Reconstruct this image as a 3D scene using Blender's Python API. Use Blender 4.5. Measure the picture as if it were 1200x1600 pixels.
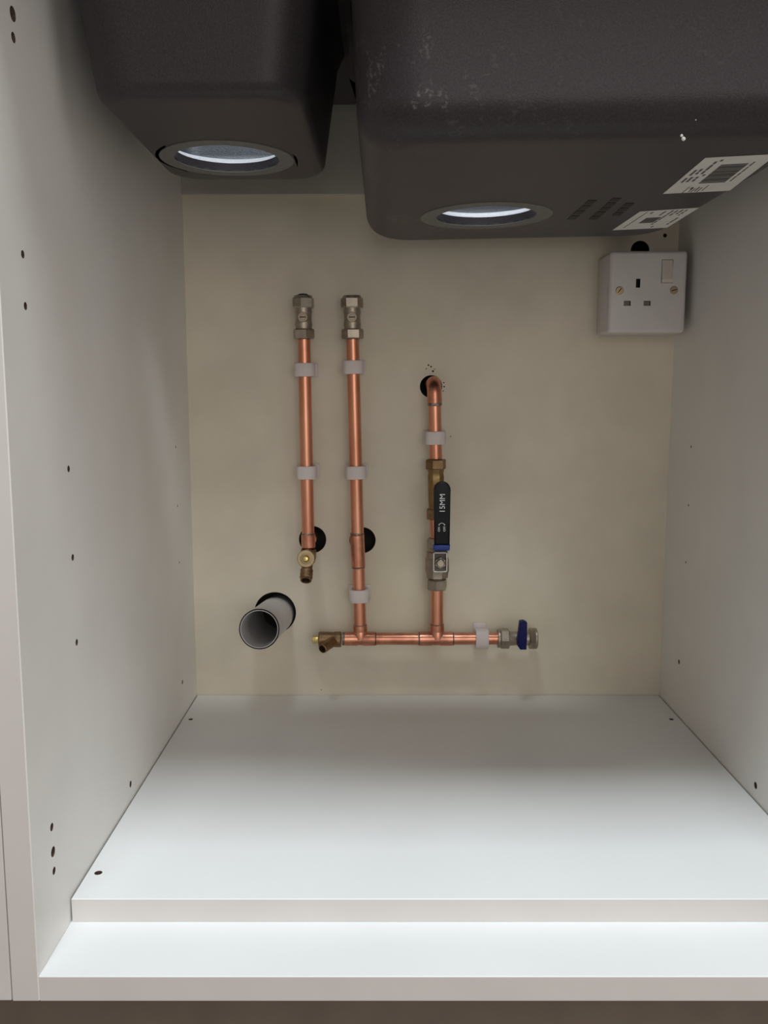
import bpy, bmesh, math, random
from mathutils import Vector, Matrix, Quaternion
PI = math.pi
random.seed(4)
S = bpy.context.scene
for o in list(bpy.data.objects): bpy.data.objects.remove(o)
C = S.collection

# ---------------------------------------------------------------- camera
F, PITCH, CY, CZ = 1380.0, math.radians(7.55), -0.537, 0.548
cam = bpy.data.cameras.new('camera'); camo = bpy.data.objects.new('camera', cam); C.objects.link(camo)
camo.location = (0, CY, CZ); camo.rotation_euler = (PI/2 - PITCH, 0, 0)
cam.sensor_fit = 'VERTICAL'; cam.sensor_height = 32.0; cam.sensor_width = 24.0
cam.lens = F/1600*32.0; cam.clip_start = 0.02
S.camera = camo
def at(px, py, Y):            # the point at depth Y seen at a pixel of the photograph
    c, s = math.cos(PITCH), math.sin(PITCH)
    a, b = (px-600)/F, (py-800)/F
    t = (Y-CY)/(c-b*s)
    return Vector((t*a, Y, CZ-t*(s+b*c)))
def atz(px, py, Z):           # the same on a level plane
    c, s = math.cos(PITCH), math.sin(PITCH)
    a, b = (px-600)/F, (py-800)/F
    t = (CZ-Z)/(s+b*c)
    return Vector((t*a, CY+t*(c-b*s), Z))

# ---------------------------------------------------------------- light
W = bpy.data.worlds.new('world'); S.world = W; W.use_nodes = True
bg = W.node_tree.nodes['Background']; bg.inputs[0].default_value = (1.0, 0.93, 0.87, 1); bg.inputs[1].default_value = 0.20
def area(name, loc, size, energy, col, target):
    l = bpy.data.lights.new(name, 'AREA'); l.shape = 'RECTANGLE'; l.size, l.size_y = size; l.energy = energy; l.color = col
    o = bpy.data.objects.new(name, l); C.objects.link(o); o.location = loc
    o.rotation_euler = (Vector(target)-Vector(loc)).to_track_quat('-Z', 'Y').to_euler()
    return o
area('ceiling_light', (0.05, -0.62, 2.40), (0.9, 0.42), 31, (0.88, 0.96, 1.0), (0.05, -0.45, 0))
area('window_light', (0.15, 1.05, 1.75), (1.0, 0.9), 14, (0.82, 0.90, 1.0), (0.05, 0.15, 0.75))
area('front_fill', (0.40, -2.3, 0.82), (1.3, 1.0), 8.4, (1.0, 0.95, 0.90), (0.0, 0.4, 0.45))  # unseen fill lamp, added in front to brighten the cabinet interior
area('side_fill', (1.55, -1.0, 1.15), (1.1, 1.2), 5.2, (1.0, 0.97, 0.95), (-.2, 0.12, 0.5))  # second fill lamp, added out of view to lift the left panel
vs = S.view_settings
S.display_settings.display_device = 'sRGB'
vs.view_transform = 'Standard'; vs.look = 'None'; vs.exposure = 0.35; vs.gamma = 1.0; vs.use_curve_mapping = False

# ---------------------------------------------------------------- materials
def mat(name, col, rough=0.5, metal=0.0, var=0.0, vscale=30.0, bump=0.0, bscale=400.0, spec=0.5, col2=None, stretch=None):
    m = bpy.data.materials.new(name); m.use_nodes = True
    nt = m.node_tree; n = nt.nodes; L = nt.links; b = n['Principled BSDF']
    b.inputs['Base Color'].default_value = (*col, 1); b.inputs['Roughness'].default_value = rough
    b.inputs['Metallic'].default_value = metal; b.inputs['Specular IOR Level'].default_value = spec
    tc = n.new('ShaderNodeTexCoord'); vec = tc.outputs['Object']
    if stretch:
        mp = n.new('ShaderNodeMapping'); mp.inputs['Scale'].default_value = stretch; L.new(vec, mp.inputs[0]); vec = mp.outputs[0]
    if var or col2:
        t = n.new('ShaderNodeTexNoise'); t.inputs['Scale'].default_value = vscale; t.inputs['Detail'].default_value = 6
        L.new(vec, t.inputs['Vector'])
        r = n.new('ShaderNodeValToRGB'); r.color_ramp.elements[0].position = 0.35; r.color_ramp.elements[1].position = 0.68
        c2 = col2 or tuple(min(1, c*(1+var)) for c in col); c1 = col if col2 else tuple(c*(1-var) for c in col)
        r.color_ramp.elements[0].color = (*c1, 1); r.color_ramp.elements[1].color = (*c2, 1)
        L.new(t.outputs['Fac'], r.inputs[0]); L.new(r.outputs[0], b.inputs['Base Color'])
    if bump:
        t2 = n.new('ShaderNodeTexNoise'); t2.inputs['Scale'].default_value = bscale; t2.inputs['Detail'].default_value = 3
        L.new(vec, t2.inputs['Vector'])
        bp = n.new('ShaderNodeBump'); bp.inputs['Strength'].default_value = bump; bp.inputs['Distance'].default_value = 0.001
        L.new(t2.outputs['Fac'], bp.inputs['Height']); L.new(bp.outputs[0], b.inputs['Normal'])
    return m
M = {}
M['white_panel'] = mat('white_melamine', (0.82, 0.80, 0.765), 0.42, var=0.035, vscale=9, bump=0.05, bscale=500, spec=0.35)
M['board'] = mat('white_board', (0.84, 0.85, 0.85), 0.38, var=0.02, vscale=7, bump=0.04, bscale=500, spec=0.4)
M['edge'] = mat('edge_band', (0.72, 0.68, 0.655), 0.45, var=0.02, vscale=20)
M['chip'] = mat('chipboard', (0.10, 0.065, 0.045), 0.9, var=0.4, vscale=600)
M['rail'] = mat('rail_board', (0.46, 0.44, 0.39), 0.6, var=0.05, vscale=14, bump=0.05, bscale=400)
M['plinth'] = mat('taupe_plinth', (0.185, 0.148, 0.118), 0.6, var=0.08, vscale=25)
M['floor'] = mat('brown_floor', (0.20, 0.15, 0.11), 0.55, var=0.15, vscale=5, stretch=(1, 8, 1))
M['plaster'] = mat('plaster', (0.07, 0.065, 0.06), 0.9, var=0.1, vscale=20, bump=0.3, bscale=120)
M['worktop'] = mat('worktop', (0.10, 0.095, 0.09), 0.5, var=0.2, vscale=80)
M['copper'] = mat('copper', (0.82, 0.395, 0.255), 0.37, 1.0, col2=(0.68, 0.29, 0.18), vscale=45, bump=0.06, bscale=250, stretch=(1, 1, 0.25))
M['copper_fit'] = mat('copper_fitting', (0.80, 0.375, 0.25), 0.37, 1.0, col2=(0.58, 0.24, 0.155), vscale=70, bump=0.06, bscale=250)
M['solder'] = mat('solder', (0.42, 0.36, 0.30), 0.45, 0.9, col2=(0.16, 0.11, 0.08), vscale=260)
M['nickel'] = mat('nickel_plate', (0.44, 0.385, 0.315), 0.46, 1.0, var=0.12, vscale=120, bump=0.05, bscale=300)
M['steel'] = mat('bright_steel', (0.82, 0.82, 0.80), 0.22, 1.0, var=0.05, vscale=150)
M['dark_steel'] = mat('dark_steel', (0.10, 0.09, 0.08), 0.45, 1.0)
M['old_brass'] = mat('old_nickel', (0.30, 0.25, 0.19), 0.45, 1.0)
M['brass'] = mat('dull_brass', (0.37, 0.26, 0.115), 0.42, 1.0, col2=(0.27, 0.18, 0.08), vscale=120, bump=0.12, bscale=350)
M['brass_rough'] = mat('cast_brass', (0.33, 0.215, 0.12), 0.48, 1.0, col2=(0.23, 0.14, 0.075), vscale=140, bump=0.25, bscale=420)
M['brass_bright'] = mat('yellow_brass', (0.72, 0.58, 0.24), 0.32, 1.0, var=0.1, vscale=200)
M['brass_pale'] = mat('pale_brass', (0.40, 0.31, 0.185), 0.45, 1.0, var=0.08, vscale=200)
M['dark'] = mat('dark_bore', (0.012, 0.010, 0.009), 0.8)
M['black_grip'] = mat('black_vinyl', (0.007, 0.007, 0.008), 0.5, bump=0.05, bscale=300, spec=0.25)
M['print'] = mat('white_print', (0.66, 0.66, 0.66), 0.6)
M['blue'] = mat('blue_vinyl', (0.004, 0.024, 0.20), 0.42)
M['blue_lever'] = mat('blue_plastic', (0.006, 0.008, 0.095), 0.5, var=0.15, vscale=200, spec=0.2)
M['socket'] = mat('white_socket_plastic', (0.66, 0.62, 0.61), 0.38, var=0.02, vscale=40)
M['rocker'] = mat('cream_plastic', (0.66, 0.59, 0.53), 0.4)
M['waste'] = mat('grey_waste_plastic', (0.60, 0.58, 0.575), 0.45, var=0.06, vscale=60)
M['paper'] = mat('label_paper', (0.80, 0.79, 0.75), 0.6, var=0.03, vscale=60)
M['ink'] = mat('label_ink', (0.11, 0.105, 0.10), 0.7)
M['moulded'] = mat('moulded_mark', (0.027, 0.026, 0.024), 0.5, spec=0.15)
M['machined'] = mat('machined_ring', (0.16, 0.155, 0.148), 0.6, var=0.1, vscale=300, bump=0.15, bscale=900)
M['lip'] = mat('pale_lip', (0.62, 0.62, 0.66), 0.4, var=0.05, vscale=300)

def clip_material():
    m = mat('milky_nylon', (0.80, 0.72, 0.70), 0.38)
    b = m.node_tree.nodes['Principled BSDF']
    b.inputs['Transmission Weight'].default_value = 0.12; b.inputs['IOR'].default_value = 1.3
    b.inputs['Subsurface Weight'].default_value = 0.25; b.inputs['Subsurface Radius'].default_value = (0.004, 0.003, 0.003)
    return m
M['clip'] = clip_material()

def hardboard():              # beige backing board with yellowish stains
    m = mat('beige_hardboard', (0.72, 0.655, 0.535), 0.55, var=0.05, vscale=16, bump=0.06, bscale=300, spec=0.3)
    nt = m.node_tree; n = nt.nodes; L = nt.links; b = n['Principled BSDF']
    base = b.inputs['Base Color'].links[0].from_socket
    tc = n.new('ShaderNodeTexCoord')
    t = n.new('ShaderNodeTexNoise'); t.inputs['Scale'].default_value = 6.5; t.inputs['Detail'].default_value = 3; L.new(tc.outputs['Object'], t.inputs[0])
    r = n.new('ShaderNodeValToRGB'); r.color_ramp.elements[0].position = 0.55; r.color_ramp.elements[1].position = 0.75
    r.color_ramp.elements[0].color = (0, 0, 0, 1); r.color_ramp.elements[1].color = (0.55, 0.55, 0.55, 1)
    L.new(t.outputs['Fac'], r.inputs[0])
    mx = n.new('ShaderNodeMix'); mx.data_type = 'RGBA'
    L.new(r.outputs[0], mx.inputs['Factor']); L.new(base, mx.inputs['A']); mx.inputs['B'].default_value = (0.68, 0.62, 0.43, 1)
    L.new(mx.outputs['Result'], b.inputs['Base Color'])
    return m
M['hardboard'] = hardboard()

def granite(name, scuffs):    # black composite stone with fine grain, optionally with pale scuffs
    m = mat(name, (0.038, 0.033, 0.037), 0.38, col2=(0.056, 0.049, 0.054), vscale=900, bump=0.20, bscale=1100, spec=0.22)
    if scuffs:
        nt = m.node_tree; n = nt.nodes; L = nt.links; b = n['Principled BSDF']
        base = b.inputs['Base Color'].links[0].from_socket
        tc = n.new('ShaderNodeTexCoord')
        t = n.new('ShaderNodeTexNoise'); t.inputs['Scale'].default_value = 28; t.inputs['Detail'].default_value = 5; t.inputs['Roughness'].default_value = 0.6
        L.new(tc.outputs['Object'], t.inputs[0])
        r = n.new('ShaderNodeValToRGB'); e = r.color_ramp.elements        # a thin ridge of the noise = hair-like scratches
        e[0].position = 0.470; e[0].color = (0, 0, 0, 1); e[1].position = 0.5; e[1].color = (1, 1, 1, 1)
        x = e.new(0.530); x.color = (0, 0, 0, 1)
        L.new(t.outputs['Fac'], r.inputs[0])
        t2 = n.new('ShaderNodeTexNoise'); t2.inputs['Scale'].default_value = 14; t2.inputs['Detail'].default_value = 2; L.new(tc.outputs['Object'], t2.inputs[0])
        r2 = n.new('ShaderNodeValToRGB'); r2.color_ramp.elements[0].position = 0.46; r2.color_ramp.elements[1].position = 0.66
        L.new(t2.outputs['Fac'], r2.inputs[0])
        mu = n.new('ShaderNodeMath'); mu.operation = 'MULTIPLY'; L.new(r.outputs[0], mu.inputs[0]); L.new(r2.outputs[0], mu.inputs[1])
        sx = n.new('ShaderNodeSeparateXYZ'); L.new(tc.outputs['Object'], sx.inputs[0])
        mr = n.new('ShaderNodeMapRange'); L.new(sx.outputs['X'], mr.inputs['Value'])
        mr.inputs['From Min'].default_value = -.03; mr.inputs['From Max'].default_value = .06; mr.inputs['To Min'].default_value = .38; mr.inputs['To Max'].default_value = .10
        t3 = n.new('ShaderNodeTexNoise'); t3.inputs['Scale'].default_value = 420; t3.inputs['Detail'].default_value = 2; L.new(tc.outputs['Object'], t3.inputs[0])
        r3 = n.new('ShaderNodeValToRGB'); r3.color_ramp.elements[0].position = 0.46; r3.color_ramp.elements[1].position = 0.60
        L.new(t3.outputs['Fac'], r3.inputs[0])
        m3 = n.new('ShaderNodeMath'); m3.operation = 'MULTIPLY'; L.new(mu.outputs[0], m3.inputs[0]); L.new(r3.outputs[0], m3.inputs[1])
        m2 = n.new('ShaderNodeMath'); m2.operation = 'MULTIPLY'; L.new(m3.outputs[0], m2.inputs[0]); L.new(mr.outputs[0], m2.inputs[1])
        mx = n.new('ShaderNodeMix'); mx.data_type = 'RGBA'
        L.new(m2.outputs[0], mx.inputs['Factor']); L.new(base, mx.inputs['A']); mx.inputs['B'].default_value = (0.32, 0.31, 0.30, 1)
        L.new(mx.outputs['Result'], b.inputs['Base Color'])
    return m
M['granite_inside'] = mat('daylit_granite_inside', (0.040, 0.044, 0.056), 0.4, col2=(0.075, 0.080, 0.098), vscale=700, bump=0.3, bscale=1100)  # granite again, lighter and bluer: daylight falling into the bowls is painted in
M['granite'] = granite('black_granite_composite', False)
M['granite_scuffed'] = granite('scuffed_granite_composite', True)

# ---------------------------------------------------------------- mesh helpers
OFF = {}                      # world position of every empty/part, so parts can be modelled in world coordinates
def thing(name, label, cat, loc, group=None):
    o = bpy.data.objects.new(name, None); C.objects.link(o); o.location = loc
    o.empty_display_size = 0.02
    o['label'] = label; o['category'] = cat
    if group: o['group'] = group
    OFF[o] = Vector(loc)
    return o
def obj(name, bm, m, parent=None, angle=32, origin=None, label=None):
    bmesh.ops.recalc_face_normals(bm, faces=bm.faces)
    off = OFF[parent] if parent else Vector(origin or (0, 0, 0))
    bmesh.ops.translate(bm, vec=-off, verts=bm.verts)
    me = bpy.data.meshes.new(name); bm.to_mesh(me); bm.free()
    for mm in (m if isinstance(m, (list, tuple)) else [m]): me.materials.append(mm)
    me.polygons.foreach_set('use_smooth', [True]*len(me.polygons))
    me.set_sharp_from_angle(angle=math.radians(angle))
    o = bpy.data.objects.new(name, me); C.objects.link(o)
    if parent: o.parent = parent
    else: o.location = off
    OFF[o] = off
    if label: o['label'] = label
    return o
def tag(o, label, cat, group=None):
    o['label'] = label; o['category'] = cat
    if group: o['group'] = group
    return o
def box(bm, lo, hi, bev=0.0, seg=2):
    v = [bm.verts.new((x, y, z)) for x in (lo[0], hi[0]) for y in (lo[1], hi[1]) for z in (lo[2], hi[2])]
    fs = [bm.faces.new([v[i] for i in q]) for q in ((0, 1, 3, 2), (4, 6, 7, 5), (0, 4, 5, 1), (2, 3, 7, 6), (0, 2, 6, 4), (1, 5, 7, 3))]
    if bev:
        es = {e for f in fs for e in f.edges}
        bmesh.ops.bevel(bm, geom=list(es), offset=bev, segments=seg, profile=0.5, affect='EDGES', clamp_overlap=True)
    return bm
def lathe(bm, p0, axis, prof, n=36, phase=0.0, closed=False, cap0=True, cap1=True, ref=(0, -1, 0)):
    p0 = Vector(p0); a = Vector(axis).normalized()
    ref = Vector(ref)
    if abs(ref.dot(a)) > 0.95: ref = Vector((1, 0, 0)) if abs(a.x) < .9 else Vector((0, 0, 1))
    u = (ref - a*ref.dot(a)).normalized(); w = a.cross(u)
    rings = []
    for t, r in prof:
        rings.append([bm.verts.new(p0 + a*t + (u*math.cos(phase+2*PI*i/n) + w*math.sin(phase+2*PI*i/n))*r) for i in range(n)])
    m = len(rings)
    for k in range(m if closed else m-1):
        A, B = rings[k], rings[(k+1) % m]
        for i in range(n): bm.faces.new((A[i], A[(i+1) % n], B[(i+1) % n], B[i]))
    if not closed:
        if cap0: bm.faces.new(rings[0][::-1])
        if cap1: bm.faces.new(rings[-1])
    return bm
def rod(bm, a, b, r, n=32, ch=0.0):
    a, b = Vector(a), Vector(b); l = (b-a).length
    return lathe(bm, a, b-a, [(0, r-ch), (ch, r), (l-ch, r), (l, r-ch)] if ch else [(0, r), (l, r)], n)
def pipe_bm(a, b, ro, ri, n=40):
    a, b = Vector(a), Vector(b); l = (b-a).length; e = min(0.0006, (ro-ri)*.4)
    return lathe(bmesh.new(), a, b-a, [(0, ri), (0, ro-e), (e, ro), (l-e, ro), (l, ro-e), (l, ri)], n, closed=True)
def hexnut(bm, a, axis, h, r, phase=0.0):
    c = min(h*.12, 0.0011)
    return lathe(bm, a, axis, [(0, r*.93), (c, r), (h-c, r), (h, r*.93)], 6, phase)
def sweep(bm, pts, r, n=28, cap=True):
    pts = [Vector(p) for p in pts]; rings = []; u = None
    for i, p in enumerate(pts):
        d = (pts[min(i+1, len(pts)-1)]-pts[max(i-1, 0)]).normalized()
        if u is None: u = d.orthogonal().normalized()
        u = (u - d*u.dot(d)).normalized(); w = d.cross(u); rr = r[i] if isinstance(r, (list, tuple)) else r
        rings.append([bm.verts.new(p+(u*math.cos(2*PI*k/n)+w*math.sin(2*PI*k/n))*rr) for k in range(n)])
    for A, B in zip(rings, rings[1:]):
        for k in range(n): bm.faces.new((A[k], A[(k+1) % n], B[(k+1) % n], B[k]))
    if cap: bm.faces.new(rings[0][::-1]); bm.faces.new(rings[-1])
    return bm
def prism(bm, pts, d):        # extrude the outline (3-D points) along the vector d
    d = Vector(d); A = [bm.verts.new(p) for p in pts]; B = [bm.verts.new(Vector(p)+d) for p in pts]
    bm.faces.new(A[::-1]); bm.faces.new(B); n = len(A)
    for i in range(n): bm.faces.new((A[i], A[(i+1) % n], B[(i+1) % n], B[i]))
    return bm
def band(o, m):               # pale edge banding on the faces that look out of the cabinet
    me = o.data; me.materials.append(m); k = len(me.materials)-1; y0 = min(v.co.y for v in me.vertices)
    for p in me.polygons:
        if p.normal.y < -.9 and p.center.y < y0+.001: p.material_index = k
def cut(o, cutter_bm, m):     # carve real holes into a panel; the bored faces get material m
    bmesh.ops.recalc_face_normals(cutter_bm, faces=cutter_bm.faces)
    bmesh.ops.translate(cutter_bm, vec=-OFF[o], verts=cutter_bm.verts)
    me = bpy.data.meshes.new('cutter'); cutter_bm.to_mesh(me); cutter_bm.free(); me.materials.append(m)
    k = bpy.data.objects.new('cutter', me); C.objects.link(k)
    k.parent = o.parent; k.location = o.location
    b = o.modifiers.new('b', 'BOOLEAN'); b.operation = 'DIFFERENCE'; b.object = k; b.solver = 'EXACT'; b.material_mode = 'TRANSFER'
    bpy.context.view_layer.update()
    dg = bpy.context.evaluated_depsgraph_get()
    new = bpy.data.meshes.new_from_object(o.evaluated_get(dg), depsgraph=dg)
    o.modifiers.clear(); old = o.data; o.data = new; new.name = o.name
    new.polygons.foreach_set('use_smooth', [False]*len(new.polygons))
    bpy.data.objects.remove(k); bpy.data.meshes.remove(me); bpy.data.meshes.remove(old)
def text_bm(body, size, mtx, depth=0.0002):   # lettering as a solid mesh; local x along the line, y up the letters
    cu = bpy.data.curves.new('t', 'FONT'); cu.body = body; cu.size = size; cu.extrude = depth; cu.align_x = 'CENTER'; cu.align_y = 'CENTER'
    o = bpy.data.objects.new('t', cu); C.objects.link(o)
    bpy.context.view_layer.update(); dg = bpy.context.evaluated_depsgraph_get()
    me = bpy.data.meshes.new_from_object(o.evaluated_get(dg)); bm = bmesh.new(); bm.from_mesh(me)
    bpy.data.objects.remove(o); bpy.data.curves.remove(cu); bpy.data.meshes.remove(me)
    bm.transform(mtx); return bm

# ---------------------------------------------------------------- setting
XL, XR, YB = -0.228, 0.335, 0.500
T = 0.018
def struct(name, bm, m):
    o = obj(name, bm, m); o['kind'] = 'structure'; return o
struct('floor', box(bmesh.new(), (-1.6, -1.6, -0.02), (1.7, 0.62, 0.0)), M['floor'])
struct('wall_back', box(bmesh.new(), (-1.6, 0.56, 0.0), (1.7, 0.62, 0.905)), M['plaster'])

# ---------------------------------------------------------------- cabinet
cab = thing('kitchen_cabinet', 'open white sink cabinet with beige back board around the copper pipes', 'cabinet', (0.05, 0.25, 0.15))
left = obj('side_panel', box(bmesh.new(), (XL-T, 0, .150), (XL, .545, .870), 0.0006, 1), M['white_panel'], cab, label='left white side panel with drilled shelf holes')
right = obj('side_panel', box(bmesh.new(), (XR, 0, .150), (XR+T, .545, .870), 0.0006, 1), M['white_panel'], cab, label='right white side panel')
bottom = obj('bottom_panel', box(bmesh.new(), (XL, 0, .150), (XR, .545, .168), 0.0006, 1), M['board'], cab)
back = obj('back_panel', box(bmesh.new(), (XL, YB, .168), (XR, YB+.008, .870)), M['hardboard'], cab, label='beige hardboard back panel')
obj('back_rail', box(bmesh.new(), (XL, YB-.004, .772), (XR, YB, .870), 0.0004, 1), M['rail'], cab, label='grey board strip across the top of the back')

for o in (left, right, bottom): band(o, M['edge'])
def hole(bm, c, axis, r, d, n=18):
    c = Vector(c); a = Vector(axis).normalized()
    return lathe(bm, c-a*.002, a, [(0, r), (d+.002, r)], n)
bm = bmesh.new()
for y, z, r in [(.041, .780, .0045), (.040, .766, .0032), (.037, .636, .0026), (.037, .604, .0026), (.100, .495, .0025), (.100, .430, .0025), (.100, .366, .0025),
                (.428, .226, .0026), (.2185, .201, .0030), (.0355, .254, .0028), (.0355, .236, .0036), (.0355, .222, .0027),
                (.431, .4915, .0014), (.431, .4265, .0014), (.431, .363, .0014)]:
    hole(bm, (XL, y, z), (-1, 0, 0), r, .011)
cut(left, bm, M['chip'])
bm = bmesh.new()
for y, z, r in [(.4275, .492, .0014), (.4275, .4275, .0014), (.4275, .364, .0014), (.435, .2475, .0026), (.2200, .199, .0032)]:
    hole(bm, (XR, y, z), (1, 0, 0), r, .011)
cut(right, bm, M['chip'])
def screw_head(c, axis, r, m, parent, name='screw'):
    s = obj(name, lathe(bmesh.new(), Vector(c), axis, [(0, r), (.0012, r), (.002, r*.7)], 20), m, parent)
    return s
screw_head((XL-.006, .0355, .236), (1, 0, 0), .0030, M['steel'], left)
screw_head((XL-.005, .428, .226), (1, 0, 0), .0021, M['steel'], left)
screw_head((XR+.005, .435, .2475), (-1, 0, 0), .0021, M['steel'], right)

H1, H2, H3 = at(488.5, 843, YB), at(566.5, 844, YB), at(673.5, 604, YB)
HW, HS = at(430, 957, YB), at(1000, 391, YB)
bm = bmesh.new()
for c, r in ((H1, .0162), (H2, .0156), (H3, .0130), (HW, .0250), (HS, .0105), (at(1039, 368, YB), .0022)):
    hole(bm, c, (0, 1, 0), r, .02, 48)
for px, py, r in ((669.5, 570.5, .0010), (673.5, 573, .0010), (666, 576, .0007), (676.5, 580, .0012), (679, 577, .0006), (693.5, 598, .0008), (694, 604, .0009), (692.5, 611, .0007), (704, 682, .0007), (502, 1078, .0006)):
    hole(bm, at(px, py, YB), (0, 1, 0), r, .002, 10)
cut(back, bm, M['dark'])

board = tag(obj('loose_board', box(bmesh.new(), (-.2268, .0606, .168), (.3338, .499, .186), 0.0005, 1), M['board'], origin=(.05, .28, .168)),
            'loose white board lying on the cabinet bottom, set back from the front edge', 'board')
band(board, M['edge'])
bm = bmesh.new()
for x, y, r in ((-.2176, .418, .0026), (.3235, .418, .0026), (-.2183, .0958, .0030)):
    hole(bm, (x, y, .186), (0, 0, -1), r, .010)
cut(board, bm, M['chip'])

tag(obj('plinth', box(bmesh.new(), (-.90, .034, 0), (1.0, .050, .1495)), M['plinth'], origin=(.05, .042, 0)),
    'dark taupe plinth board under the front edge of the white cabinet', 'plinth')
nb = thing('neighbouring_cabinet', 'white cabinet beside the open one at the far left edge', 'cabinet', (-.45, .27, .15))
obj('side_panel', box(bmesh.new(), (XL-2*T-.0008, .0006, .150), (XL-T-.0008, .545, .870), 0.0006, 1), M['edge'], nb)
obj('bottom_panel', box(bmesh.new(), (-.80, .0006, .150), (XL-2*T-.0008, .545, .168), 0.0006, 1), M['white_panel'], nb)

# ---------------------------------------------------------------- sink and worktop
BT = .870                     # underside of the worktop
def rrect(x0, x1, y0, y1, r, n=12):
    r = min(r, (x1-x0)/2-.001, (y1-y0)/2-.001); P = []
    for cx, cy, a0 in ((x1-r, y1-r, 0), (x0+r, y1-r, PI/2), (x0+r, y0+r, PI), (x1-r, y0+r, 1.5*PI)):
        for i in range(n):
            a = a0 + PI/2*i/(n-1); P.append((cx+r*math.cos(a), cy+r*math.sin(a)))
    # straight sides get extra points so the rings stay even
    Q = []; m = 12
    for q in range(4):
        seg = P[q*n:(q+1)*n]; Q += seg
        nx = P[((q+1) % 4)*n]; e = seg[-1]
        Q += [(e[0]+(nx[0]-e[0])*k/m, e[1]+(nx[1]-e[1])*k/m) for k in range(1, m)]
    return Q
def bowl_bm(bot, top, zb, rp, rf, hole_c, hole_r, wall, flange, tilt=0.0):
    """bot/top = (x0,x1,y0,y1) of the outside; rp = plan corner radius, rf = bottom edge radius"""
    loops = []
    def rect_at(z):
        k = (z-zb)/(BT-.010-zb); return [b+(t-b)*k for b, t in zip(bot, top)]
    def add(rc, r, z, tl): loops.append([(x, y, z + tl*(x-hole_c[0])) for x, y in rrect(*rc, r)])
    N = len(rrect(*bot, rp))
    add(flange, .004, BT, 0); add(flange, .004, BT-.010, 0)
    zt = BT-.010
    rc = rect_at(zt); g = .012
    add([rc[0]-g, rc[1]+g, rc[2]-g, rc[3]+g], rp+g, zt, 0)
    add([rc[0]-g*.3, rc[1]+g*.3, rc[2]-g*.3, rc[3]+g*.3], rp+g*.3, zt-g*.3, 0)
    for q in (.93, .75, .5, .25, 0):
        z = zb+rf + (zt-g-zb-rf)*q; k = (1-q)
        add(rect_at(z), rp, z, tilt*k*k)
    rb = rect_at(zb+rf)
    for i in range(1, 9):
        a = PI/2*i/8; d = rf*(1-math.cos(a)); z = zb+rf*(1-math.sin(a))
        add([rb[0]+d, rb[1]-d, rb[2]+d, rb[3]-d], max(rp-d*.6, .006), z, tilt)
    d = rf+.012
    add([rb[0]+d, rb[1]-d, rb[2]+d, rb[3]-d], max(rp-d*.6, .006), zb, tilt)
    base = rrect(rb[0]+d, rb[1]-d, rb[2]+d, rb[3]-d, rp)
    def ring(r, z):
        L = []
        for x, y in base:
            a = math.atan2(y-hole_c[1], x-hole_c[0]); L.append((hole_c[0]+r*math.cos(a), hole_c[1]+r*math.sin(a), z+tilt*r*math.cos(a)))
        loops.append(L)
    ring(hole_r+.016, zb); ring(hole_r+.003, zb); ring(hole_r+.003, zb+.0050); ring(hole_r+.0098, zb+.0128)
    inside = len(loops)
    # inside
    ti = wall; zi = zb+.0135
    ring(hole_r+.016, zi)
    ri = rf*.8
    rb = [rb[0]+ti, rb[1]-ti, rb[2]+ti, rb[3]-ti]
    for i in range(8, -1, -2):
        a = PI/2*i/8; d = ri*(1-math.cos(a)); z = zi+ri*(1-math.sin(a))
        add([rb[0]+d, rb[1]-d, rb[2]+d, rb[3]-d], max(rp-ti-d*.6, .006), z, tilt)
    r2 = rect_at(BT-.010)
    add([r2[0]+ti, r2[1]-ti, r2[2]+ti, r2[3]-ti], rp-ti, BT-.006, 0)
    add([r2[0]+ti-.003, r2[1]-ti+.003, r2[2]+ti-.003, r2[3]-ti+.003], rp-ti+.003, BT, 0)
    bm = bmesh.new()
    V = [[bm.verts.new(p) for p in L] for L in loops]
    for k in range(len(V)):
        A, B = V[k], V[(k+1) % len(V)]
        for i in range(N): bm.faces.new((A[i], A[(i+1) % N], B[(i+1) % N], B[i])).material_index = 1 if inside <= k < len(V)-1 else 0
    return bm
sink = thing('kitchen_sink', 'black granite composite sink with two bowls hanging at the top of the cabinet', 'sink', (.05, .25, BT))
HL, HR = (-.1340, .2515), (.0905, .2730)
ZL, ZR = .748, .705
TILT = 0.020
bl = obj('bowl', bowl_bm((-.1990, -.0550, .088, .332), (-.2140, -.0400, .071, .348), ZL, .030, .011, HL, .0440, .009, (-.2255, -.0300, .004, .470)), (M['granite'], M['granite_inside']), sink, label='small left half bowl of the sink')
br = obj('bowl', bowl_bm((-.0165, .2880, .020, .409), (-.0235, .3020, .010, .420), ZR, .042, .024, HR, .0440, .009, (-.0290, .3330, .0005, .470), TILT), (M['granite_scuffed'], M['granite_inside']), sink, label='large right main bowl of the sink with scuffs')
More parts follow.
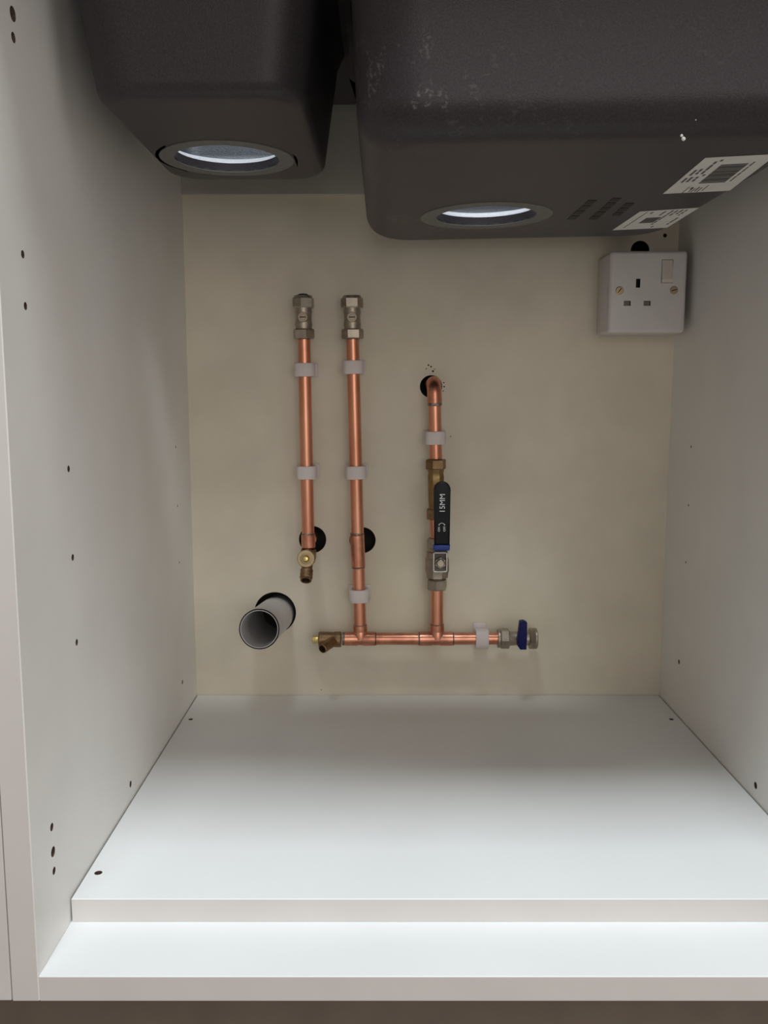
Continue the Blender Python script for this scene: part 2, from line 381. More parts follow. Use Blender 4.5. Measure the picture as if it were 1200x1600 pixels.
for b, hc, z, ro, tl in ((bl, HL, ZL, .0568, 0), (br, HR, ZR, .0582, TILT)):
    bm = lathe(bmesh.new(), (hc[0], hc[1], z), (0, 0, -1), [(-.0015, .0440), (.0003, .0440), (.0006, .0444), (.0006, ro-.0004), (.0003, ro), (-.0075, ro), (-.0075, ro-.002), (-.0015, ro-.004)], 96, closed=True)
    for v in bm.verts: v.co.z += tl*(v.co.x-hc[0])
    obj('drain_ring', bm, M['machined'], b, label='grey machined ring around the drain hole')
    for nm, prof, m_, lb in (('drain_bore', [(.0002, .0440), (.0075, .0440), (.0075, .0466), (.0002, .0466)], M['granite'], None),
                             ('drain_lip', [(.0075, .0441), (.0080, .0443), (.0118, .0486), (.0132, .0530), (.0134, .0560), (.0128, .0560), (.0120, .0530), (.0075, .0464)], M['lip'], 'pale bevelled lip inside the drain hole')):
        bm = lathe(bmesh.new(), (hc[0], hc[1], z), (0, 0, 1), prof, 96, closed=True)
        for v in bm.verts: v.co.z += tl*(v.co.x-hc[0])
        obj(nm, bm, m_, b, label=lb)

def zr(x): return ZR + TILT*(x-HR[0])
def onbowl(px, py, lift=0.0):                     # a point on the underside of the main bowl
    p = atz(px, py, ZR)
    for _ in range(3): p = atz(px, py, zr(p.x)-lift)
    return p
def sticker(corners, label):
    P = [onbowl(*c) for c in corners]
    bm = prism(bmesh.new(), [p-Vector((0, 0, .0002)) for p in P], (0, 0, -.0003))
    return obj('paper_label', bm, M['paper'], br, label=label), P
def mark(bm, P, u0, v0, u1, v1, lift=.0005, th=.0002):   # a printed patch in the label's own u (across), v (front to back)
    def q(u, v):
        a = P[0].lerp(P[1], u); b = P[3].lerp(P[2], u); return a.lerp(b, v)-Vector((0, 0, lift))
    prism(bm, [q(u0, v0), q(u1, v0), q(u1, v1), q(u0, v1)], (0, 0, -th))
lab, P = sticker([(1102, 246), (1214, 240), (1140, 297), (1036, 302)], 'larger white barcode label near the front')
bm = bmesh.new(); v = .19
while v < .70:                                     # bars run across the label
    w = random.choice((.006, .010, .016, .022)); mark(bm, P, .36, v, .75, min(v+w, .72)); v += w+random.choice((.004, .007, .012))
obj('barcode', bm, M['ink'], lab, label='printed black barcode')
bm = bmesh.new()
for u, segs in ((.06, ((.30, .37), (.38, .45), (.52, .58), (.59, .65))), (.13, ((.28, .35), (.37, .42), (.50, .57), (.58, .64))), (.21, ((.10, .16), (.18, .32), (.34, .42), (.50, .55), (.57, .63))),
                (.27, ((.06, .10), (.44, .48))), (.80, ((.16, .20), (.21, .27), (.29, .33), (.34, .42), (.44, .52), (.54, .62), (.63, .68)))):
    for a, b in segs: mark(bm, P, u, a, u+(.022 if u > .7 else .035), b)
for u, a, b, w in ((.28, .80, 1.0, .012), (.55, .78, .95, .012), (.33, .82, .88, .03), (.36, .84, .97, .015), (.40, .86, .98, .015), (.44, .82, .96, .02), (.49, .84, .98, .015)): mark(bm, P, u, a, u+w, b)
obj('printed_text', bm, M['ink'], lab, label='small illegible black print')
lab, P = sticker([(1000, 330), (1092, 324), (1042, 355), (957, 359)], 'smaller white label towards the back')
bm = bmesh.new(); v = .36
while v < .62:
    w = random.choice((.012, .02, .03)); mark(bm, P, .30, v, .56, min(v+w, .64)); v += w+random.choice((.008, .014))
obj('barcode', bm, M['ink'], lab, label='printed grey barcode block')
bm = bmesh.new()
mark(bm, P, .14, .04, .155, .88)
for u, segs in ((.24, ((.06, .14),)), (.46, ((.06, .18), (.20, .26))), (.58, ((.04, .14), (.16, .24), (.27, .38), (.40, .52), (.56, .66), (.70, .76))), (.66, ((.05, .16), (.20, .30))), (.74, ((.04, .15), (.18, .24))),
                (.82, ((.05, .12), (.16, .24), (.28, .32))), (.88, ((.44, .56), (.58, .70), (.74, .80))), (.66, ((.86, .92),))):
    for a, b in segs: mark(bm, P, u, a, u+.03, b)
obj('printed_text', bm, M['ink'], lab, label='small illegible black print')
# three lines of moulded characters beside the drain, too faint to read
bm = bmesh.new()
for (xa, ya), (xb, yb), k in (((892, 343), (928, 311), 4), ((926, 343), (966, 308), 5), ((962, 337), (986, 316), 3)):
    for i in range(k):
        p, q = [Vector((xa, ya)).lerp(Vector((xb, yb)), (i+d)/k) for d in (.08, .80)]
        hw = 6.5
        prism(bm, [onbowl(p.x-hw, p.y), onbowl(p.x+hw, p.y), onbowl(q.x+hw, q.y), onbowl(q.x-hw, q.y)], (0, 0, -.0004))
obj('moulded_text', bm, M['moulded'], br, label='faint moulded lettering on the underside')
bm = bmesh.new()
for px, py, r in ((1065, 212, .0010), (1068, 217, .0014), (1087, 187, .0006)):
    # specks of plaster stuck where the front face turns under
    p = onbowl(px, py); p = Vector((p.x, .0265, zr(p.x)+.004)) if False else at(px, py, .0262)
    bmesh.ops.create_icosphere(bm, subdivisions=1, radius=r, matrix=Matrix.Translation(p))
obj('plaster_speck', bm, M['paper'], br, label='white plaster specks on the front edge')

# worktop with openings above both bowls
wt = obj('worktop', box(bmesh.new(), (-.95, -.035, BT+.0004), (1.05, .559, BT+.038), .002, 2), M['worktop'], origin=(.05, .26, BT+.0004))
tag(wt, 'dark kitchen worktop the black sink hangs under', 'worktop')
bm = bmesh.new()
for x0, x1, y0, y1, r in ((-.2055, -.0485, .080, .339, .025), (-.0150, .2930, .019, .411, .035)):
    prism(bm, [(x, y, BT-.02) for x, y in rrect(x0, x1, y0, y1, r)], (0, 0, .09))
cut(wt, bm, M['worktop'])

# ---------------------------------------------------------------- copper pipework
YP = .476
RP = .0072
UP = Vector((0, 0, 1))
def ringband(p, d, r, h): return lathe(bmesh.new(), Vector(p)-Vector(d).normalized()*h/2, d, [(0, r-.0005), (h*.25, r), (h*.75, r), (h, r-.0005)], 36)
P1t, P1b = at(475, 530, YP), at(481.5, 836, YP)
t = thing('copper_pipe', 'leftmost upright copper pipe running down from the plugged isolating valve', 'pipe', P1b)
d1 = (P1b-P1t).normalized()
obj('tube', pipe_bm(P1t, P1b, RP, RP-.0008), M['copper'], t)
e1 = at(482, 856, YP)
fit = obj('fitting', lathe(bmesh.new(), P1b-d1*.001, d1, [(0, RP+.0002), (.0006, RP+.0009), ((e1-P1b).length, RP+.0009), ((e1-P1b).length+.0006, RP+.0004)], 40), M['copper_fit'], t)
obj('solder_ring', ringband(P1b-d1*.0012, d1, RP+.0007, .0022), M['solder'], fit)
obj('branch', rod(bmesh.new(), (P1b+e1)/2+Vector((.0012, .006, .001)), (P1b+e1)/2+Vector((.0012, .055, .001)), RP+.0002), M['copper_fit'], t)
PIPE1 = (P1t, e1)

P2t, P2b = at(551, 530, YP), at(562.5, 976, YP)
t = thing('copper_pipe', 'middle upright copper pipe running from isolating valve down to the horizontal pipe', 'pipe', P2b)
d2 = (P2b-P2t).normalized()
obj('tube', pipe_bm(P2t, P2b, RP, RP-.0008), M['copper'], t)
a2, b2 = at(558, 835, YP), at(560, 886, YP)
fit = obj('fitting', lathe(bmesh.new(), a2, b2-a2, [(0, RP), (.0008, RP+.0010), ((b2-a2).length-.0008, RP+.0010), ((b2-a2).length, RP)], 40), M['copper_fit'], t)
obj('solder_ring', ringband(a2-d2*.0008, d2, RP+.0007, .0022), M['solder'], fit)
obj('solder_ring', ringband(b2+d2*.0006, d2, RP+.0005, .0014), M['solder'], fit)
m2 = a2.lerp(b2, .25)
obj('branch', rod(bmesh.new(), m2+Vector((0, .006, 0)), m2+Vector((0, .055, 0)), RP+.0002), M['copper_fit'], t)
PIPE2 = (P2t, P2b)

T1, T2 = at(563.5, 998, YP), at(683.5, 998, YP)
hl, hr = at(538, 999, YP), at(778, 997.5, YP)
t = thing('copper_pipe', 'horizontal copper pipe near the bottom linking both tees to the blue lever valve', 'pipe', T1)
tee1e, tee2s, tee2e = at(587, 998, YP), at(655, 998, YP), at(708, 998, YP)
obj('tube', pipe_bm(tee1e, tee2s, RP, RP-.0008), M['copper_fit'], t, label='copper tube between the two tees')
obj('tube', pipe_bm(tee2e, hr, RP, RP-.0008), M['copper_fit'], t, label='copper tube from the second tee to the valve')
def tee(c, x0, x1, top, parent):
    bm = lathe(bmesh.new(), Vector((x0, YP, c.z)), (1, 0, 0), [(0, RP), (.0006, RP+.0010), (.014, RP+.0010), (.0165, RP+.0004), (x1-x0-.0165, RP+.0004), (x1-x0-.014, RP+.0010), (x1-x0-.0006, RP+.0010), (x1-x0, RP)], 40)
    h = (top-c).length
    lathe(bm, c, top-c, [(0, RP+.0012), (.009, RP+.0012), (.0105, RP+.0004), (h-.0125, RP+.0004), (h-.011, RP+.0010), (h-.0006, RP+.0010), (h, RP)], 40)
    return obj('tee_fitting', bm, M['copper_fit'], parent)
f1 = tee(T1, hl.x, tee1e.x, P2b, t); obj('solder_ring', ringband(P2b, d2, RP+.0006, .0009), M['solder'], f1)
obj('solder_ring', ringband((tee1e.x+.0004, YP, T1.z), (1, 0, 0), RP+.0006, .0009), M['solder'], f1)
obj('solder_ring', ringband((hl.x-.0010, YP, T1.z), (1, 0, 0), RP+.0007, .0026), M['solder'], f1)
P3b = at(683, 975, YP)
f2 = tee(T2, tee2s.x, tee2e.x, P3b, t); obj('solder_ring', ringband(P3b, UP, RP+.0006, .0009), M['solder'], f2)
obj('solder_ring', ringband((tee2s.x-.0006, YP, T2.z), (1, 0, 0), RP+.0006, .0014), M['solder'], f2)
obj('solder_ring', ringband((tee2e.x+.0004, YP, T2.z), (1, 0, 0), RP+.0006, .0009), M['solder'], f2)

P3t = at(679, 624, YP); P3c = at(681, 717, YP)
t = thing('copper_pipe', 'short upright copper pipe bending into the wall hole above the brass check valve', 'pipe', P3c)
obj('tube', pipe_bm(P3t, P3c, RP, RP-.0008), M['copper'], t)
d3 = (P3c-P3t).normalized()
pts = [P3t + d3*.004, P3t]
cc = P3t - d3*.0055
for i in range(13):
    a = PI/2*i/12; R_ = .0125
    pts.append(P3t - d3*.0055 + Vector((0, R_*(1-math.cos(a)), 0)) - d3*R_*math.sin(a))
pts.append(pts[-1]+Vector((-.002, .05, -.002)))
el = obj('elbow', sweep(bmesh.new(), pts, RP+.0011, 36), M['copper_fit'], t)
obj('solder_ring', ringband(P3t+d3*.0055, d3, RP+.0010, .0040), M['solder'], el)

ch0, ch1 = at(681, 811, YP), at(682.5, 840, YP)
t = thing('copper_pipe', 'very short copper pipe behind the black lever, between check valve and lever valve', 'pipe', ch1)
obj('tube', pipe_bm(ch0, ch1, RP, RP-.0008), M['copper'], t)
lv = at(683, 921, YP)
t = thing('copper_pipe', 'short upright copper pipe between the lever valve and the right tee', 'pipe', P3b)
obj('tube', pipe_bm(lv, P3b, RP, RP-.0008), M['copper'], t)

# ---------------------------------------------------------------- isolating valves
def isolating_valve(a, b, label, plug, ph_top, ph_bot):
    """a = top end, b = bottom end where the pipe enters"""
    t = thing('isolating_valve', label, 'valve', b, 'isolating valves on top of the two left pipes')
    d = (b-a).normalized(); L = (b-a).length
    r = .0124
    prof = [(L*.20, .0088), (L*.26, .0098), (L*.30, .0092), (L*.36, .0098), (L*.46, .0091), (L*.58, .0092), (L*.66, .0099), (L*.72, .0092), (L*.78, .0098), (L*.80, .0090)]
    body = obj('valve_body', lathe(bmesh.new(), a, d, prof, 40), M['nickel'], t)
    bm = bmesh.new(); hexnut(bm, a+d*.0016, d, L*.235, r, ph_top)
    obj('nut', bm, M['nickel'], t)
    obj('collar', lathe(bmesh.new(), a, d, [(.0014, .0070), (-.0006, .0074), (-.0006, .0100), (.0022, .0108), (.0022, .0070)], 40, closed=True), M['nickel'], t)
    bm = bmesh.new(); hexnut(bm, a+d*L*.765, d, L*.235-.0004, r, ph_bot)
    obj('nut', bm, M['nickel'], t)
    c = a+d*L*.50+Vector((0, -.0080, 0))
    boss = obj('screw_boss', lathe(bmesh.new(), c, (0, -1, 0), [(0, .0056), (.0022, .0056), (.0026, .0052), (.0026, .0040), (.0014, .0040), (.0014, 0.00001)], 32), M['old_brass'], body)
    obj('slotted_screw', lathe(bmesh.new(), c+Vector((0, -.0012, 0)), (0, -1, 0), [(0, .0036), (.0006, .0034), (.0007, .0001)], 24), M['old_brass'], boss)
    obj('screw_slot', box(bmesh.new(), c+Vector((-.0034, -.0022, -.0005)), c+Vector((.0034, -.0012, .0005))), M['dark'], boss, label='dark screwdriver slot')
    if plug:
        bm = lathe(bmesh.new(), a, -d, [(-.004, .0068), (.0004, .0068), (.0016, .0062), (.0026, .0044), (.0030, .0020), (.0031, .0001)], 32)
        obj('plug', bm, M['black_grip'], t, label='black plug in the open top')
    else:
        obj('bore', lathe(bmesh.new(), a, d, [(.0008, .0069), (.002, .0068)], 32), M['dark'], t, label='dark open bore')
    return t
isolating_valve(at(473.5, 463, YP), at(475, 530, YP), 'nickel isolating valve with black plug, on the leftmost pipe', True, .12, -.28)
isolating_valve(at(549.8, 463, YP), at(551, 530, YP), 'nickel isolating valve with open top, on the middle pipe', False, .50, .40)

# ---------------------------------------------------------------- drain valves
cb = at(482, 857, YP); cap = at(478, 873, .442)
t = thing('drain_valve', 'brass drain valve with round cap and ribbed hose tail under the leftmost pipe', 'valve', cb)
bc = at(482, 871, YP)
bm = lathe(bmesh.new(), cb, bc-cb, [(.0008, .0086), (.004, .0090), (.011, .0088), (.0165, .0072), (.019, .003)], 36)
rod(bm, bc+Vector((0, .004, .002)), cap+Vector((0, .0075, 0)), .0084, 36)
body = obj('valve_body', bm, M['brass_rough'], t)
ax = (cap-bc).normalized()
obj('gland_cap', lathe(bmesh.new(), cap-ax*.008, ax, [(0, .0088), (.001, .0098), (.007, .0100), (.008, .0094), (.008, .0062), (.0045, .0060), (.0045, .0001)], 40), M['brass_pale'], t, label='pale brass round cap')
obj('spindle', lathe(bmesh.new(), cap-ax*.003, ax, [(0, .0040), (.0055, .0040), (.0075, .0026), (.008, .0001)], 28), M['brass_bright'], t)
q0 = cap+Vector((.0005, .014, -.006)); q1 = at(478, 907, .438); dq = (q1-q0).normalized(); Lq = (q1-q0).length
prof = [(0, .0062), (Lq*.42, .0062)]
for k in range(3):
    s0 = Lq*(.46+.17*k); prof += [(s0, .0058), (s0+.0004, .0073), (s0+.0014, .0073), (s0+Lq*.13, .0061)]
prof += [(Lq, .0064), (Lq, .0048), (Lq*.4, .0046), (0, .0046)]
tail = obj('hose_tail', lathe(bmesh.new(), q0, dq, prof, 36, closed=True), M['brass_rough'], t)
obj('bore', lathe(bmesh.new(), q0, dq, [(Lq*.5, .0047), (Lq*.8, .0046)], 28), M['dark'], tail)

be = at(533, 999, YP); bs = at(498, 999, YP)
t = thing('drain_valve', 'brass drain valve with open spout at the left end of the horizontal pipe', 'valve', be)
Lb = (be-bs).length
bm = lathe(bmesh.new(), be, (-1, 0, 0), [(0, .0084), (.0008, .0092), (.007, .0092), (.0085, .0086), (Lb*.6, .0090), (Lb-.001, .0090), (Lb, .0080)], 36)
sp1 = at(503.5, 1014, .452); sp0 = at(523, 1000, YP-.002); ds = (sp1-sp0).normalized(); Ls = (sp1-sp0).length
obj('valve_body', bm, M['brass_rough'], t)
spt = obj('spout', lathe(bmesh.new(), sp0, ds, [(0, .0064), (Ls*.5, .0058), (Ls-.0006, .0055), (Ls, .0050), (Ls, .0044), (Ls*.3, .0044), (0, .0044)], 32, closed=True), M['brass_rough'], t)
obj('bore', lathe(bmesh.new(), sp0, ds, [(Ls*.5, .0044), (Ls*.78, .0043)], 28), M['dark'], spt)
obj('spindle', box(bmesh.new(), bs+Vector((-.0075, -.0037, -.0037)), bs+Vector((.001, .0037, .0037)), .0007, 2), M['brass_bright'], t, label='square yellow brass spindle')

# ---------------------------------------------------------------- brass check valve
a, b = P3c+Vector((0, 0, 0)), ch0
t = thing('check_valve', 'dull brass check valve partly behind the black lever handle', 'valve', b)
d = (b-a).normalized(); L = (b-a).length
bm = lathe(bmesh.new(), a, d, [(L*.12, .0098), (L*.20, .0098), (L*.22, .0092), (L*.30, .0098), (L*.50, .0094), (L*.72, .0090), (L*.84, .0086)], 8, PI/8)
obj('valve_body', bm, M['brass'], t)
bm = bmesh.new(); hexnut(bm, a+d*.0004, d, L*.165, .0118, .35); obj('nut', bm, M['brass_rough'], t)
bm = bmesh.new(); hexnut(bm, b-d*L*.175, d, L*.17, .0118, .1); obj('nut', bm, M['brass_rough'], t)
cc = a.lerp(b, .46)+Vector((.0, -.0085, 0))
obj('test_plug', lathe(bmesh.new(), cc, (0, -1, 0), [(0, .0040), (.003, .0040), (.0036, .0034), (.0036, .0001)], 24), M['brass'], t)

# ---------------------------------------------------------------- lever valve
a, b = ch1, lv
t = thing('lever_valve', 'nickel ball valve with long black lever handle pointing up', 'valve', b)
d = (b-a).normalized(); L = (b-a).length
body = obj('valve_body', lathe(bmesh.new(), a, d, [(L*.18, .0090), (L*.22, .0105), (L*.26, .0105), (L*.27, .0128), (L*.38, .0134), (L*.40, .0146), (L*.62, .0148), (L*.66, .0138), (L*.76, .0132), (L*.78, .0100), (L*.82, .0090)], 8, PI/8), M['nickel'], t)
bm = bmesh.new(); hexnut(bm, a+d*.0004, d, L*.20, .0122, .2); obj('nut', bm, M['nickel'], t)
bm = bmesh.new(); hexnut(bm, b-d*L*.20, d, L*.195, .0124, .15); obj('nut', bm, M['nickel'], t)
sc = at(688, 879, .436)                            # the stem the lever turns on
YL = .436
obj('stem', rod(bmesh.new(), (sc.x, YP-.010, sc.z), (sc.x, YL-.007, sc.z), .0042, 28, .0006), M['nickel'], t)
# lever: steel strap with a raised square frame, blue sleeve, black grip
lev = thing('lever', '', '', (sc.x, YL, sc.z)); del lev['label']; del lev['category']
lev.parent = t; lev.location = Vector((sc.x, YL, sc.z))-OFF[t]
x0, x1 = at(676.5, 879, YL).x, at(699, 879, YL).x; z0, z1 = at(688, 893.5, YL).z, at(688, 862, YL).z
bm = bmesh.new(); w = .0016
pl = bmesh.new(); box(pl, (x0, YL+.0025, z0), (x1, YL+.0045, z1), .0003, 1)
obj('base_plate', pl, M['dark_steel'], lev, label='dark recessed floor of the lever base')
for lo, hi in (((x0, z0), (x0+w, z1)), ((x1-w, z0), (x1, z1)), ((x0, z0), (x1, z0+w)), ((x0, z1-w), (x1, z1))):
    box(bm, (lo[0], YL-.0035, lo[1]), (hi[0], YL+.0030, hi[1]), .0004, 1)
zt = at(690, 852, YL).z
xm = at(690, 860, YL).x
prism(bm, [(xm-.0075, YL+.002, z1-.001), (xm+.0080, YL+.002, z1-.001), (xm+.0085, YL-.002, zt), (xm-.0080, YL-.002, zt)], (0, .0022, 0))
obj('strap', bm, M['steel'], lev, label='bright steel square base of the lever')
bm = bmesh.new(); hexnut(bm, (sc.x, YL+.0024, sc.z), (0, -1, 0), .0052, .0066, .5); nut = obj('nut', bm, M['nickel'], lev)
obj('washer', lathe(bmesh.new(), (sc.x, YL-.0027, sc.z), (0, -1, 0), [(-.0002, .0030), (.0004, .0032), (.0006, .0046), (.0002, .0050), (-.0002, .0050)], 28, closed=True), M['dark_steel'], nut)
obj('stem_end', lathe(bmesh.new(), (sc.x, YL-.0027, sc.z), (0, -1, 0), [(0, .0031), (.0012, .0031), (.0016, .0026), (.0017, .0001)], 24), M['nickel'], nut)
def grip_outline(za, zb_, xa, xb, wa, wb, round_top):
    P = [(xa-wa/2, za), (xa+wa/2, za)]
    if round_top:
        r = wb/2
        for i in range(17):
            q = PI*i/16; P.append((xb+r*math.cos(q), zb_-r+r*math.sin(q)))
    else: P += [(xb+wb/2, zb_), (xb-wb/2, zb_)]
    return P
def slab(outline, y0, y1, bev):
    bm = prism(bmesh.new(), [(x, y0, z) for x, z in outline], (0, y1-y0, 0))
    es = [e for e in bm.edges if abs(e.verts[0].co.y-e.verts[1].co.y) < 1e-6]
    bmesh.ops.bevel(bm, geom=es, offset=bev, segments=3, profile=.5, affect='EDGES', clamp_overlap=True)
    return bm
g0, g1 = at(690.5, 851, .430), at(691, 752, .428)
bm = slab(grip_outline(g0.z, g1.z, g0.x, g1.x, .0172, .0183, True), .4245, .4325, .0022)
for v in bm.verts:                                  # the grip cranks back a little where it meets the sleeve
    k = max(0, min(1, (at(690, 836, .43).z-v.co.z)/.006)); v.co.y += .0028*k
grip = obj('grip', bm, M['black_grip'], lev, label='black vinyl grip', angle=40)
s0 = at(689.5, 859, .432); s1 = at(690, 850.5, .432)
obj('sleeve', slab(grip_outline(s0.z, s1.z, s0.x, s1.x, .0180, .0184, False), .4268, .4352, .0012), M['blue'], lev, label='blue sleeve at the foot of the grip')
def lettering(txt, px, py, size, Y=.4243):
    c = at(px, py, Y)
    # reads upwards: letters' x axis -> +z, letters' up -> -x
    mt = Matrix.Translation(c) @ Matrix(((0, -1, 0, 0), (0, 0, -1, 0), (1, 0, 0, 0), (0, 0, 0, 1)))
    return text_bm(txt, size, mt)
obj('printed_text', lettering('15MM', 691.5, 786.5, .0084), M['print'], grip, label='white text 15MM')
obj('printed_text', lettering('ON', 686, 827, .0034), M['print'], grip, label='white text ON')
obj('printed_text', lettering('OFF', 694.5, 826.5, .0034), M['print'], grip, label='white text OFF')
ac = at(690.3, 823, .4243); pts = [ac+Vector((.0032*math.cos(q), 0, .0028*math.sin(q)+.0012)) for q in [PI*(.12+.76*i/12) for i in range(13)]]
bm = sweep(bmesh.new(), pts, .0003, 8)
for q, s in ((pts[0], 1), (pts[-1], -1)):
    prism(bm, [q+Vector((-.0008, -.0002, .0004)), q+Vector((.0008, -.0002, .0004)), q+Vector((0, -.0002, -.0012))], (0, .0004, 0))
obj('printed_arrow', bm, M['print'], grip, label='white curved double arrow')

# ---------------------------------------------------------------- blue lever valve at the right end
za = hr.z; xs = lambda px: at(px, 997.5, YP).x
t = thing('appliance_valve', 'nickel appliance valve with blue lever at the right end of the horizontal pipe', 'valve', hr)
bm = lathe(bmesh.new(), (xs(777), YP, za), (1, 0, 0), [(0, .0085), (.0004, .0108), (.0026, .0112), (.0034, .0104), (.0034, .0085)], 40); obj('collar', bm, M['nickel'], t)
bm = bmesh.new(); hexnut(bm, (xs(781.5), YP, za), (1, 0, 0), xs(795)-xs(781.5), .0124, .0); obj('nut', bm, M['nickel'], t)
obj('valve_body', lathe(bmesh.new(), (xs(794.5), YP, za), (1, 0, 0), [(0, .0090), (.003, .0084), (.010, .0080), (.016, .0088), (xs(826)-xs(794.5), .0082)], 40), M['nickel'], t)
prof = [(0, .0080), (.0006, .0118)]
for k in range(4): prof += [(.0012+.0016*k, .0126), (.0020+.0016*k, .0120)]
prof += [(.0086, .0124), (.0096, .0112), (.0096, .0080)]
obj('outlet', lathe(bmesh.new(), (xs(826), YP, za), (1, 0, 0), prof, 44), M['nickel'], t, label='threaded nickel outlet')
lc = at(817, 996, .458)
obj('stem', rod(bmesh.new(), (lc.x, YP-.007, za), (lc.x, .456, za), .0048, 24), M['nickel'], t)
bx0, bx1 = at(810.5, 996, .447).x, at(823.5, 996, .447).x; bz0, bz1 = at(817, 1015.5, .447).z, at(817, 971.5, .447).z
xm = (bx0+bx1)/2; hh = bz1-bz0
out = [(bx0+.0022, bz0), (bx1-.0002, bz0), (bx1, bz0+hh*.4), (bx1, bz1-.0015), (xm+.001, bz1), (bx0+.0015, bz1-.0008), (bx0+.0008, bz1-hh*.3), (bx0-.0012, bz0+hh*.30), (bx0-.0006, bz0+hh*.12)]
obj('lever', slab(out, .447, .459, .0012), M['blue_lever'], t, label='dark blue plastic lever')

# ---------------------------------------------------------------- pipe clips
def make_clip(name_label):
    """upright pipe at the local origin, wall at +y; height along z"""
    t = thing('pipe_clip', name_label, 'clip', (0, 0, 0), 'white plastic pipe clips')
    h = .0150; bm = bmesh.new()
    ri, ro = .0079, .0108
    # horse-shoe outline with a squarish front and a foot to the wall
    outl = []
    for i in range(25):
        q = -PI + PI*i/24; outl.append((ro*1.10*math.copysign(abs(math.cos(q))**.72, math.cos(q)), ro*math.copysign(abs(math.sin(q))**.8, math.sin(q))))
    outl += [(.0112, .004), (.0098, .010), (.0075, .014), (.0075, .0238), (-.0075, .0238), (-.0075, .014), (-.0098, .010), (-.0112, .004)]
    inn = []
    n = len(outl)
    for x, y in outl:
        a = math.atan2(y, x); inn.append((ri*math.cos(a), ri*math.sin(a)))
    V = [[bm.verts.new((x, y, z)) for x, y in L] for L, z in ((outl, -h/2), (outl, h/2), (inn, h/2), (inn, -h/2))]
    for k in range(4):
        A, B = V[k], V[(k+1) % 4]
        for i in range(n): bm.faces.new((A[i], A[(i+1) % n], B[(i+1) % n], B[i]))
    es = [e for e in bm.edges if (e.verts[0] in V[0] and e.verts[1] in V[0]) or (e.verts[0] in V[1] and e.verts[1] in V[1])]
    bmesh.ops.bevel(bm, geom=es, offset=.0007, segments=2, profile=.5, affect='EDGES', clamp_overlap=True)
    obj('saddle', bm, M['clip'], t)
    bm = bmesh.new(); box(bm, (-.0135, .0205, -h/2-.0002), (.0135, .0239, h/2+.0002), .0006, 2)
    obj('foot', bm, M['clip'], t)
    return t
def copy_thing(o, parent=None):
    c = o.copy(); C.objects.link(c)
    if parent: c.parent = parent
    for ch in [k for k in bpy.data.objects if k.parent == o]: copy_thing(ch, c)
    return c
def on_pipe(seg, py):                               # the point of a pipe's axis at the height of that pixel row
    z = at(560, py, YP).z; a, b = seg; k = (a.z-z)/(a.z-b.z); return a.lerp(b, k)
clip = make_clip('white clip on the leftmost pipe, just under its isolating valve')
spots = [(PIPE1, 578, None), (PIPE1, 738, 'white clip on the leftmost pipe, halfway down above the wall hole'),
         (PIPE2, 574, 'white clip on the middle pipe, just under its open isolating valve'), (PIPE2, 738, 'white clip halfway down the middle pipe'),
         (PIPE2, 930, 'white clip low on the middle pipe, just above the left tee'), ((P3t, P3c), 684, 'white clip on the short pipe between wall elbow and brass check valve')]
for seg, py, lab in spots:
    o = clip if lab is None else copy_thing(clip)
    o.location = on_pipe(seg, py)
    d = (seg[0]-seg[1]).normalized(); o.rotation_euler = (0, math.atan2(d.x, d.z), 0)
    if lab: o['label'] = lab
o = copy_thing(clip); o.location = (at(752.5, 997, YP).x, YP, za); o.rotation_euler = (0, -PI/2, 0)
o['label'] = 'white clip turned sideways on the horizontal pipe beside the blue lever valve'

# ---------------------------------------------------------------- waste pipe
we = at(405, 983, .395)
t = thing('waste_pipe', 'open ended grey plastic waste pipe sticking out of the back panel', 'pipe', we)
wax = (at(429, 962, YB)-we).normalized()
obj('tube', lathe(bmesh.new(), we, wax, [(0, .0199), (0, .0212), (.0006, .0216), (.155, .0216), (.155, .0195), (.045, .0199)], 64, closed=True), M['waste'], t)
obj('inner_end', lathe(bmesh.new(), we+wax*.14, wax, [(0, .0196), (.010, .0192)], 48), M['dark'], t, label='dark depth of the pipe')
obj('sawn_edge', lathe(bmesh.new(), we, wax, [(-.0003, .0207), (-.0004, .0216), (.0004, .0221), (.0012, .0220), (.0008, .0212)], 64, closed=True), M['dark'], t, label='blackened outer edge of the open end')

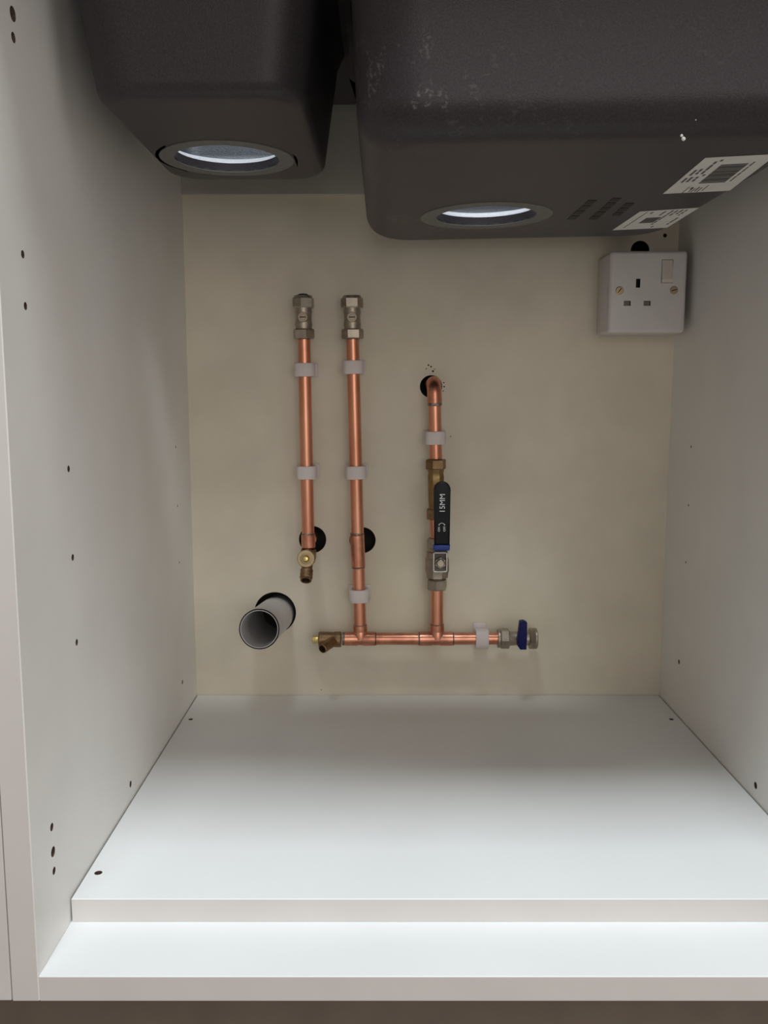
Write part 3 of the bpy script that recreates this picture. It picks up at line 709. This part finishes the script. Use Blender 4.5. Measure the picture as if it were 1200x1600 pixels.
# ---------------------------------------------------------------- wall socket
x0, x1, z0, z1 = .2440, .3275, .6150, .7020
YF = .442
t = thing('wall_socket', 'white single switched three pin socket in a surface box by the right panel', 'socket', ((x0+x1)/2, YB, (z0+z1)/2))
obj('back_box', box(bmesh.new(), (x0+.0006, YF+.0095, z0+.0006), (x1-.0006, YB, z1-.0006), .003, 3), M['socket'], t)
fp = bmesh.new(); box(fp, (x0, YF, z0), (x1, YF+.009, z1), .0038, 4)
face = obj('faceplate', fp, M['socket'], t)
bm = bmesh.new()
for px, py, w, h in ((997, 442.5, .0046, .0094), (980, 474, .0075, .0052), (1011, 474, .0075, .0052)):
    c = at(px, py, YF); box(bm, (c.x-w/2, YF-.003, c.z-h/2), (c.x+w/2, YF+.006, c.z+h/2))
rc = at(1042.5, 424, YF); box(bm, (rc.x-.0062, YF-.003, rc.z-.0124), (rc.x+.0062, YF+.004, rc.z+.0124))
cut(face, bm, M['dark'])
bm = bmesh.new()
for px, py in ((980, 474), (1011, 474)):
    c = at(px, py, YF); box(bm, (c.x-.0036, YF+.003, c.z-.0025), (c.x+.0036, YF+.0055, c.z+.0025))
obj('shutter', bm, mat('grey_shutter', (0.22, 0.20, 0.185), .5), face, label='grey shutters inside the lower slots')
bm = bmesh.new()
A = [(rc.x-.0058, YF+.0035, rc.z-.0120), (rc.x-.0058, YF-.0004, rc.z+.0120), (rc.x-.0058, YF-.0010, rc.z-.0078), (rc.x-.0058, YF-.0020, rc.z-.0120)]
A = [(rc.x-.0058, YF+.0038, rc.z+.0120), (rc.x-.0058, YF+.0004, rc.z+.0120), (rc.x-.0058, YF-.0026, rc.z-.0082), (rc.x-.0058, YF-.0018, rc.z-.0120), (rc.x-.0058, YF+.0038, rc.z-.0120)]
prism(bm, A, (.0116, 0, 0))
obj('rocker_switch', bm, M['rocker'], t, label='cream rocker switch', angle=15)
for px, py in ((968, 454), (1053, 453.5)):
    c = at(px, py, YF)
    s = obj('screw', lathe(bmesh.new(), (c.x, YF+.001, c.z), (0, -1, 0), [(0, .0042), (.0016, .0042), (.0020, .0036), (.0021, .0001)], 28), M['brass_pale'], t)
    bm = bmesh.new()
    q = .9 if px < 1000 else .3
    dx, dz = .0030*math.cos(q), .0030*math.sin(q); nx, nz = -math.sin(q)*.0005, math.cos(q)*.0005
    prism(bm, [(c.x-dx-nx, YF-.00125, c.z-dz-nz), (c.x+dx-nx, YF-.00125, c.z+dz-nz), (c.x+dx+nx, YF-.00125, c.z+dz+nz), (c.x-dx+nx, YF-.00125, c.z-dz+nz)], (0, .0006, 0))
    obj('slot', bm, M['dark'], s)
